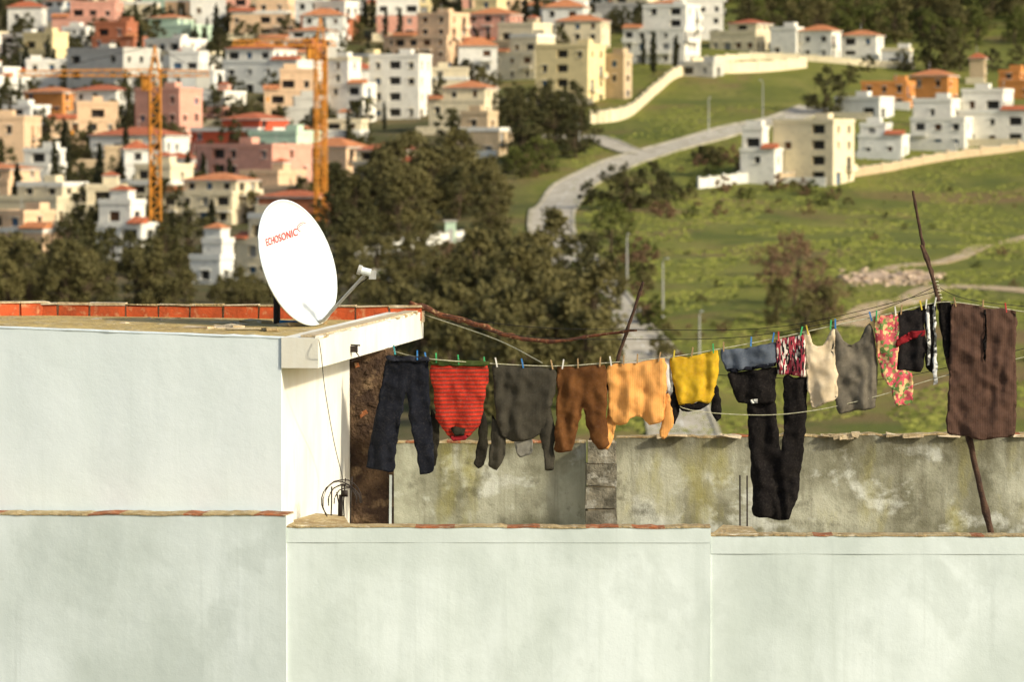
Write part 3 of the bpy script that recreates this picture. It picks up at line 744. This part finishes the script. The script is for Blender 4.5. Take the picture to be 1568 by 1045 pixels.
mb=MB()
p=pt(542,535,34.4); mb.box(p,(.06,.05,.05),m_steel); mb.tube([p,p+Vector((.05,0,-.07)),p+Vector((-.02,0,-.1))],.006,m_steel,5)
mb.tube([p+Vector((-.12,0,.04)),p+Vector((.05,0,.03))],.006,m_steel,5); mb.obj("wall_bracket")

# ------------------------------------------------------------------ satellite dish
dish=empty("satellite_dish")
nrm=Vector((.818,-.5,.283)).normalized(); Yl=Vector((-.327,0,.945)); Yl=(Yl-nrm*Yl.dot(nrm)).normalized(); Xl=Yl.cross(nrm)
yd=36.6; C=pt(457,402,yd); R=99*yd/K
def D(x,y,z): return C+Xl*x+Yl*y+nrm*z
mb=MB(); v=[];f=[]; nr,na=14,72
for side in(0,1):
    for i in range(nr+1):
        r=R*i/nr
        for k in range(na):
            t=2*math.pi*k/na; q=.10*(r/R)**2-.10-(.012 if side else 0)
            v.append(D(r*.97*math.cos(t),r*math.sin(t),q))
o2=(nr+1)*na
for i in range(nr):
    for k in range(na):
        a=i*na+k;b_=i*na+(k+1)%na;c=(i+1)*na+(k+1)%na;d=(i+1)*na+k
        f.append((a,d,c,b_)); f.append((o2+a,o2+b_,o2+c,o2+d))
for k in range(na):
    a=nr*na+k;b_=nr*na+(k+1)%na; f.append((a,b_,o2+b_,o2+a))
mb.add(v,f,m_dish)
mb.tube([D(R*.975*math.cos(t),R*1.003*math.sin(t),-.006) for t in [2*math.pi*k/72 for k in range(73)]],.009,m_dish,6)
mb.obj("reflector",True,parent=dish)
mb=MB()
e=D(0,-.27,.62)
mb.tube([D(0,-R*.98,-.03),D(0,-R*.97,.05),e],[.016,.016,.014],m_galv,8)
mb.tube([e+Vector((-.045,0,.02)),e+Vector((.035,0,.0))],[.032,.032],m_dish,12)
mb.tube([e+Vector((-.075,.0,.03)),e+Vector((-.045,0,.02))],[.042,.042],m_galv,12)
mb.box(e+Vector((.05,0,-.02)),(.06,.05,.07),m_galv); mb.tube([e+Vector((.03,0,-.03)),D(0,-.4,.3),D(0,-R*.97,.03)],.005,m_wire,5)
mb.obj("feed_arm",parent=dish)
mb=MB()
b0=pt(424,505,yd+.35)
mb.tube([(b0.x,b0.y,-1.6),(b0.x,b0.y,C.z-.05)],.03,m_steel,8)
mb.tube([D(0,0,-.155),(b0.x,b0.y,C.z-.08)],[.035,.04],m_steel,8)
mb.tube([D(0,-.3,-.12),(b0.x,b0.y,C.z-.3)],.018,m_steel,6)
q=pt(446,497,yd); mb.box(q,(.2,.12,.06),m_blue,.1,0,.05); mb.box(q+Vector((-.02,0,-.05)),(.28,.2,.05),m_mortar,.1,0,0,.01)
mb.tube([q+Vector((.03,.02,0)),q+Vector((.09,0,.09)),q+Vector((.11,0,-.03))],.012,m_galv,6)
mb.obj("mast",parent=dish)
tc=bpy.data.curves.new("lettering","FONT"); tc.body="ECHOSONIC"; tc.size=.088; tc.align_x='CENTER'; tc.space_character=1.1; tc.offset=.001
to=bpy.data.objects.new("t",tc); scene.collection.objects.link(to)
bpy.context.view_layer.update()
tm=bpy.data.meshes.new_from_object(to); bpy.data.objects.remove(to)
for vv in tm.vertices:
    x,y=vv.co.x-.04,vv.co.y+R*.40; rr_=(x/.97)**2+y**2
    vv.co=D(x,y,.10*rr_/(R*R)-.10+.006)
tm.materials.clear(); tm.materials.append(m_red); o=link("lettering",tm,parent=dish)
mb=MB()
for (a0,a1,rx,ry) in ((2,15,.06,.035),(4,12,.04,.02)):
    mb.tube([D(.30+rx*math.cos(t),R*.50+ry*math.sin(t),.10*((.30+rx*math.cos(t))**2+(R*.5+ry*math.sin(t))**2)/(R*R)-.095) for t in [k*.3 for k in range(a0,a1)]],.003,m_red,4)
mb.obj("logo_swoosh",parent=dish)

# ------------------------------------------------------------------ sticks, ropes
YL=35.4
def stick(name,ps,rs,mat,seed,knots=True):
    random.seed(seed); sp=spline(ps,8); n=len(sp); mb=MB()
    rr=[]
    for i in range(n):
        t=i/(n-1); r=rs[0]+(rs[1]-rs[0])*t
        rr.append(r*(1+.22*N(i*.7,seed)+(.35 if knots and i%7==3 else 0)))
        sp[i]=sp[i]+Vector((N(i*.4,seed+1)*r*.8,0,N(i*.4,seed+2)*r*.8))
    mb.tube(sp,rr,mat,9)
    return mb
mb=stick("",[pt(1398,292,YL+.1),pt(1410,360,YL+.1),pt(1424,410,YL+.1),pt(1440,470,YL+.1),pt(1465,590,YL+.1),pt(1490,700,YL+.1),pt(1520,830,YL+.1),pt(1541,925,YL+.1)],(.010,.030),m_wood,5)
mb2=stick("",[pt(1410,375,YL+.03),pt(1432,440,YL+.02),pt(1446,520,YL+.05),pt(1462,600,YL+.05)],(.012,.02),m_wood,6); mb.add(mb2.v,mb2.f,m_wood)
for t in range(6): 
    p=pt(1431+t*1.2,432+t*5,YL+.07); mb.tube([p+Vector((.03*math.cos(a),.03*math.sin(a),.006*a/6)) for a in [k*.7 for k in range(10)]],.004,m_rope,4)
mb.obj("line_pole",True)
stick("",[pt(985,432,37.3),pt(965,492,37.35),pt(945,552,37.38),pt(924,612,37.4),pt(905,680,37.4)],(.012,.02),m_wood,9).obj("line_pole",True)
stick("",[pt(627,465,38.0),pt(690,486,37.9),pt(740,500,37.8),pt(785,516,37.7),pt(850,523,37.6),pt(910,514,37.5),pt(975,506,37.3)],(.028,.010),m_rustwood,15).obj("rusty_crossbar",True)
rope_px=[(603,538),(650,549),(750,557),(850,561),(930,556),(1020,548),(1100,535),(1190,518),(1280,498),(1370,479),(1440,463),(1500,468),(1600,482)]
def rz(u):
    for a,b_ in zip(rope_px,rope_px[1:]):
        if a[0]<=u<=b_[0]: return a[1]+(b_[1]-a[1])*(u-a[0])/(b_[0]-a[0])
    return 480
def rope(name,pp,r,mat,nn=6):
    mb=MB(); mb.tube(spline([pt(*p) for p in pp],nn),r,mat,5); mb.obj(name,True)
rope("clothesline",[(603,538,36.0)]+[(u,v,YL) for u,v in rope_px[1:]]+[(1750,500,35.2)],.0042,m_rope)
rope("clothesline",[(650,482,38.0),(760,520,37.0),(830,556,YL)],.0045,m_rope)
rope("clothesline",[(1030,590,YL+.1),(1045,625,YL),(1150,636,YL),(1240,630,YL),(1340,608,YL),(1450,575,YL),(1600,540,YL)],.0036,m_rope)
rope("wire",[(650,484,38),(800,515,37.5),(965,520,37.3),(1150,515,36.5),(1330,480,36),(1436,437,YL+.1)],.003,m_wire)
rope("wire",[(650,478,38),(800,500,37.5),(972,505,37.3),(1200,500,36.5),(1436,446,YL+.1)],.003,m_wire)
rope("wire",[(605,545,36),(780,560,35.7),(960,568,35.6),(1150,577,35.5),(1300,583,35.5),(1420,570,35.5),(1700,500,35.3)],.003,m_wire)
rope("wire",[(1436,440,YL+.1),(1500,462,YL),(1700,480,YL)],.003,m_wire)

# ------------------------------------------------------------------ laundry
def inside(poly,x,y):
    c=False; n=len(poly); j=n-1
    for i in range(n):
        xi,yi=poly[i];xj,yj=poly[j]
        if (yi>y)!=(yj>y) and x<(xj-xi)*(y-yi)/(yj-yi)+xi: c=not c
        j=i
    return c
def edist(P,x,y):
    m=1e9; j=len(P)-1
    for i in range(len(P)):
        ax,ay=P[j];bx,by=P[i]; dx,dy=bx-ax,by-ay; t=max(0,min(1,((x-ax)*dx+(y-ay)*dy)/(dx*dx+dy*dy+1e-9)))
        m=min(m,math.hypot(x-ax-dx*t,y-ay-dy*t)); j=i
    return m
def cloth(mb,poly,mat,yoff=0,seed=0,A=.022,puff=.016,freq=4.5,step=3.4):
    P=[]
    n=len(poly)
    for i in range(n):
        a,b_=poly[i],poly[(i+1)%n]; p0=poly[i-1]; p3=poly[(i+2)%n]
        L=math.hypot(b_[0]-a[0],b_[1]-a[1]); k=max(1,int(L/4))
        for j in range(k):
            t=j/k
            cx=.5*(2*a[0]+(b_[0]-p0[0])*t+(2*p0[0]-5*a[0]+4*b_[0]-p3[0])*t*t+(3*a[0]-p0[0]-3*b_[0]+p3[0])*t**3)
            cy=.5*(2*a[1]+(b_[1]-p0[1])*t+(2*p0[1]-5*a[1]+4*b_[1]-p3[1])*t*t+(3*a[1]-p0[1]-3*b_[1]+p3[1])*t**3)
            lx=a[0]+(b_[0]-a[0])*t; ly=a[1]+(b_[1]-a[1])*t; w=.45
            x=lx*(1-w)+cx*w; y=ly*(1-w)+cy*w
            x+=N(x*.09,y*.09,seed)*2.8; y+=N(x*.09,y*.09,seed+40)*2.2
            P.append((x,y))
    xs_=[p[0] for p in P]; ys_=[p[1] for p in P]; x0,x1,y0,y1=min(xs_),max(xs_),min(ys_),max(ys_)
    pts=[Vector((p[0],-p[1])) for p in P]; edges=[(i,(i+1)%len(P)) for i in range(len(P))]
    rs=random.Random(seed); yy=y0
    while yy<y1:
        xx=x0
        while xx<x1:
            qx,qy=xx+rs.uniform(-.8,.8),yy+rs.uniform(-.8,.8)
            if inside(P,qx,qy) and edist(P,qx,qy)>1.6: pts.append(Vector((qx,-qy)))
            xx+=step
        yy+=step
    res=delaunay_2d_cdt(pts,edges,[],1,1e-4)
    V2,F2=res[0],res[2]
    fr=[];bk=[];v=[]
    for p in V2:
        u_,w_=p.x,-p.y; d=edist(P,u_,w_); t=(w_-y0)/(y1-y0+1e-6)
        base=pt(u_,w_,YL+yoff); X=base.x; Z=base.z
        fold=A*(.25+.75*min(1,t*1.3))*(.8*math.sin((X*freq*6.28)+N(X*2,Z*1.2,seed)*6+seed)+.5*math.sin(X*freq*13+N(X*3,Z*2,seed+3)*9))
        wr=N(X*9,Z*5,seed+8)*.024+N(X*22,Z*14,seed+9)*.010+abs(N(X*6+Z*5,Z*5-X*3,seed+2))*.028+abs(N(X*11-Z*9,Z*7,seed+12))*.014
        pf=puff*math.sqrt(min(1,d*.0054/.05))
        k=min(1,d/2.5)
        fr.append(len(v)); v.append((X,base.y+fold+wr*k-pf,Z))
        if d<.05: bk.append(fr[-1])
        else: bk.append(len(v)); v.append((X,base.y+fold*.9+wr*.5+pf+.002,Z))
    f=[tuple(fr[i] for i in q) for q in F2]+[tuple(bk[i] for i in reversed(q)) for q in F2]
    f=[q for q in f if len(set(q))==len(q)]
    mb.add(v,f,mat)
def garment(name,parts,pegs=()):
    mb=MB()
    for i,p in enumerate(parts):
        cloth(mb,p[0],p[1],*(p[2:]))
    return mb.obj(name,True)
f_denim=fabric("dark_denim",(.006,.007,.011),(.010,.012,.019))
f_denim2=fabric("denim_seam",(.02,.022,.032))
f_redst=fabric("red_striped_knit",(.50,.035,.015),(.36,.02,.012),'H',(.12,.03,.02),None,9.5)
f_grn=fabric("olive_green_knit",(.07,.10,.02),(.03,.04,.015))
f_dkg=fabric("dark_olive_sleeve_and_neck_shade",(.024,.022,.014),(.014,.012,.009))
f_char=fabric("charcoal_knit",(.052,.047,.034),(.032,.029,.021),'V',(.046,.041,.03),None,26,rib=.25)
f_lgrey=fabric("grey_lining",(.24,.23,.19))
f_brown_=fabric("brown_corduroy",(.14,.058,.017),(.082,.032,.010))
f_oran=fabric("apricot_ribbed_knit",(.76,.37,.11),(.62,.275,.07),'V',(.68,.32,.09),None,17,rib=.35)
f_yel=fabric("mustard_yellow_cotton",(.62,.40,.022),(.46,.26,.014))
f_blk=fabric("black_cotton_and_slit_shade",(.006,.005,.005),(.010,.008,.007))
f_slate=fabric("slate_blue_cotton",(.10,.12,.15),(.06,.075,.10))
f_pat=fabric("zigzag_print",(.40,.05,.07),(.25,.03,.05),'F',(.012,.01,.012),(.66,.58,.5),34,st=(2.2,1,.5))
f_cream=fabric("cream_cotton",(.66,.55,.38),(.52,.41,.26))
f_grey=fabric("taupe_jersey",(.16,.14,.105),(.10,.088,.066))
f_flor=fabric("floral_print",(.66,.13,.15),(.58,.08,.10),'F',(.16,.26,.07),(.72,.48,.22),38)
f_dred=fabric("black_red_stripe",(.010,.009,.009),(.018,.014,.014),None)
f_redp=fabric("crimson_cotton",(.26,.015,.02),(.18,.01,.015))
f_wht=fabric("white_cotton",(.72,.72,.68),(.6,.6,.56))
f_towel=fabric("brown_woven_blanket",(.100,.055,.038),(.065,.036,.025),'V',(.088,.048,.034),None,16,rib=.3)

garment("blue_jeans",[([(593,546),(624,549),(655,548),(657,590),(660,645),(665,718),(643,729),(637,695),(630,655),(622,604),(612,650),(607,690),(602,724),(580,720),(561,716),(570,660),(581,605),(588,570)],f_denim,0,1,.014,.024,5),
   ([(593,545),(656,547),(656,555),(592,553)],f_denim2,-.028,1,.004,.006)])
garment("red_striped_sweater",[([(662,628),(674,650),(672,680),(667,714),(658,712),(657,680),(659,650)],f_dkg,.02,2,.012,.014),
   ([(736,622),(745,640),(748,680),(742,712),(732,718),(725,710),(731,680),(733,655)],f_dkg,.02,3,.012,.014),
   ([(661,556),(746,558),(744,600),(739,635),(732,655),(716,671),(692,673),(677,657),(668,640),(663,600)],f_redst,0,4,.010,.026,3),
   ([(661,552),(746,553),(747,561),(661,560)],f_grn,-.026,4,.004,.008),
   ([(690,657),(702,654),(714,657),(711,667),(697,668)],f_dkg,-.036,5,.003,.006),  # dark patch paints the shade inside the neck opening
   ([(688,669),(717,667),(714,675),(694,676)],f_redp,-.03,6,.003,.006)])
garment("charcoal_cardigan",[([(755,635),(768,655),(775,678),(772,702),(762,720),(748,716),(748,700),(751,680),(752,655)],f_char,.018,7,.012,.018),
   ([(838,618),(850,650),(849,690),(849,720),(835,720),(832,690),(825,660)],f_char,.018,8,.012,.018),
   ([(754,560),(800,562),(851,566),(850,600),(841,635),(832,662),(815,672),(800,676),(785,676),(768,668),(760,645),(757,600)],f_char,0,9,.018,.026,3.5),
   ([(787,674),(815,670),(816,690),(806,699),(794,700)],f_lgrey,.006,10,.008,.01)])
garment("brown_trousers",[([(854,561),(890,563),(926,560),(930,600),(929,645),(933,682),(919,690),(908,678),(899,655),(893,626),(885,655),(876,690),(862,694),(849,689),(851,640),(853,600)],f_brown_,0,11,.016,.022,5)])
garment("apricot_sweater",[([(934,615),(945,640),(940,670),(931,690),(921,686),(925,660),(930,635)],f_oran,.015,12,.01,.016),
   ([(1010,620),(1022,600),(1030,625),(1030,655),(1018,672),(1010,668),(1013,645)],f_oran,.015,13,.01,.016),
   ([(930,560),(975,556),(1018,549),(1021,590),(1018,625),(1012,648),(993,650),(985,642),(975,638),(965,641),(957,651),(940,650),(932,630),(931,600)],f_oran,0,14,.014,.026,3.5),
   ([(926,568),(936,566),(935,598),(926,596)],f_blk,.02,15,.004,.006)])
garment("yellow_sweater",[([(1032,588),(1042,604),(1040,630),(1033,650),(1021,643),(1025,620),(1030,600)],f_blk,.012,16,.01,.016),
   ([(1088,588),(1098,590),(1104,615),(1104,640),(1096,646),(1089,628)],f_blk,.012,17,.01,.016),
   ([(1027,548),(1060,546),(1098,537),(1101,565),(1096,598),(1086,618),(1070,614),(1058,620),(1040,620),(1034,600),(1029,575)],f_yel,0,18,.014,.024,4),
   ([(1036,619),(1058,619),(1072,613),(1088,617),(1072,628),(1058,630),(1044,630)],f_blk,.004,19,.004,.012),
   ([(1016,555),(1027,551),(1028,590),(1030,610),(1022,606),(1018,580)],f_wht,.02,20,.006,.008)])
garment("slate_and_black_skirt",[([(1103,536),(1145,533),(1189,526),(1188,560),(1150,567),(1115,571),(1107,556)],f_slate,0,21,.012,.02),
   ([(1115,572),(1150,568),(1188,561),(1188,592),(1187,616),(1158,619),(1131,617),(1122,600)],f_blk,.002,22,.014,.022),
   ([(1112,566),(1150,562),(1188,555),(1188,560),(1150,567),(1114,571)],f_denim,-.02,21,.004,.006),
   ([(1148,613),(1160,611),(1160,617),(1150,619)],f_wht,-.03,23,.002,.006)])
garment("black_trousers",[([(1145,617),(1187,616),(1190,650),(1196,690),(1200,650),(1200,577),(1220,578),(1237,577),(1235,640),(1229,700),(1221,765),(1206,797),(1180,795),(1153,790),(1152,755),(1148,700),(1146,660)],f_blk,.035,24,.022,.026,4)])
garment("zigzag_print_top",[([(1188,521),(1210,517),(1231,513),(1233,545),(1234,578),(1212,574),(1190,573),(1189,545)],f_pat,0,25,.014,.014)])
garment("cream_tank_top",[([(1230,508),(1236,506),(1246,528),(1260,529),(1270,512),(1274,500),(1279,504),(1279,540),(1283,608),(1262,619),(1244,626),(1237,595),(1233,550)],f_cream,0,26,.014,.016,4)])
garment("taupe_tank_top",[([(1274,503),(1281,502),(1291,522),(1304,528),(1316,522),(1326,500),(1333,494),(1340,520),(1344,560),(1341,624),(1310,630),(1284,634),(1275,600),(1273,550)],f_grey,.012,27,.016,.018,4)])
garment("floral_scarf",[([(1338,487),(1356,484),(1375,481),(1376,520),(1374,566),(1397,569),(1397,617),(1372,622),(1366,600),(1350,575),(1343,540)],f_flor,-.01,28,.012,.010)])
garment("black_red_shirt",[([(1375,478),(1395,475),(1414,470),(1416,500),(1417,540),(1411,570),(1392,568),(1372,566),(1373,530)],f_dred,.005,29,.012,.016),
   ([(1374,520),(1396,508),(1416,505),(1416,514),(1396,520),(1374,532)],f_redp,-.022,30,.004,.006)])
garment("white_black_striped_shirt",[([(1413,468),(1424,466),(1432,466),(1433,520),(1434,555),(1430,572),(1416,562),(1418,520)],f_blk,.01,31,.01,.014),
   ([(1417,470),(1422,469),(1425,520),(1424,560),(1420,560),(1420,520)],f_wht,-.016,32,.003,.004),
   ([(1428,468),(1432,467),(1434,520),(1435,588),(1429,590),(1430,520)],f_wht,-.012,33,.003,.004)])
garment("black_undershirt",[([(1438,463),(1456,462),(1457,500),(1455,548),(1446,545),(1440,500)],f_blk,.0,34,.01,.014)])
garment("brown_blanket",[([(1457,465),(1505,470),(1556,478),(1555,540),(1557,600),(1554,666),(1528,672),(1502,674),(1476,668),(1450,664),(1452,600),(1455,530)],f_towel,-.02,35,.012,.012,2.6),
   ([(1506,474),(1510,475),(1511,520),(1509,556),(1505,550),(1507,510)],f_blk,-.045,36,.002,.003)])  # black strip paints the shade in the blanket's slit
PC={c:M(c+"_plastic_peg",k,None,20,rough=.4) for c,k in dict(green=(.05,.38,.12),blue=(.04,.2,.5),red=(.5,.05,.04),yellow=(.65,.5,.05),white=(.7,.68,.6),wood=(.4,.26,.12),teal=(.05,.3,.32)).items()}
random.seed(21)
for u,c in[(604,'teal'),(639,'blue'),(652,'blue'),(668,'green'),(702,'green'),(742,'green'),(760,'white'),(800,'blue'),(845,'wood'),(862,'white'),(885,'wood'),(919,'wood'),(935,'white'),(955,'wood'),(976,'wood'),(1010,'wood'),(1032,'yellow'),(1060,'wood'),(1092,'green'),(1108,'wood'),(1150,'blue'),(1184,'blue'),(1192,'red'),(1227,'green'),(1236,'yellow'),(1272,'green'),(1279,'blue'),(1333,'blue'),(1342,'green'),(1371,'white'),(1380,'wood'),(1410,'yellow'),(1418,'white'),(1432,'white'),(1462,'wood'),(1505,'wood'),(1540,'red')]:
    p=pt(u,rz(u),YL); mb=MB(); a=U(-.25,.25)
    for s in(-1,1):
        mb.box(p+Vector((0,s*.011-.004,.012)),(.011,.008,.08),PC[c],0,s*.12,a,.001)
    mb.tube([p+Vector((-.007,-.004,.012)),p+Vector((.007,-.004,.012))],.009,m_galv,6)
    mb.obj("clothes_peg")

# ------------------------------------------------------------------ light
sv=Vector((.79,-.49,.52)).normalized()
sd=bpy.data.lights.new("sun","SUN"); sd.energy=4.2; sd.angle=math.radians(5); sd.color=(1,.91,.73)
so=bpy.data.objects.new("sun",sd); scene.collection.objects.link(so); so.rotation_euler=sv.to_track_quat('Z','Y').to_euler()
w=bpy.data.worlds.new("World"); scene.world=w; w.use_nodes=True; nt=w.node_tree
sky=nt.nodes.new("ShaderNodeTexSky"); sky.sky_type='NISHITA'; sky.sun_disc=False
sky.sun_elevation=math.asin(sv.z); sky.sun_rotation=math.atan2(sv.x,sv.y); sky.dust_density=3; sky.air_density=1
nt.links.new(sky.outputs[0],nt.nodes["Background"].inputs[0]); nt.nodes["Background"].inputs[1].default_value=.15
scene.view_settings.view_transform='Standard'; scene.view_settings.look='None'; scene.view_settings.exposure=0
print("houses",len(houses))
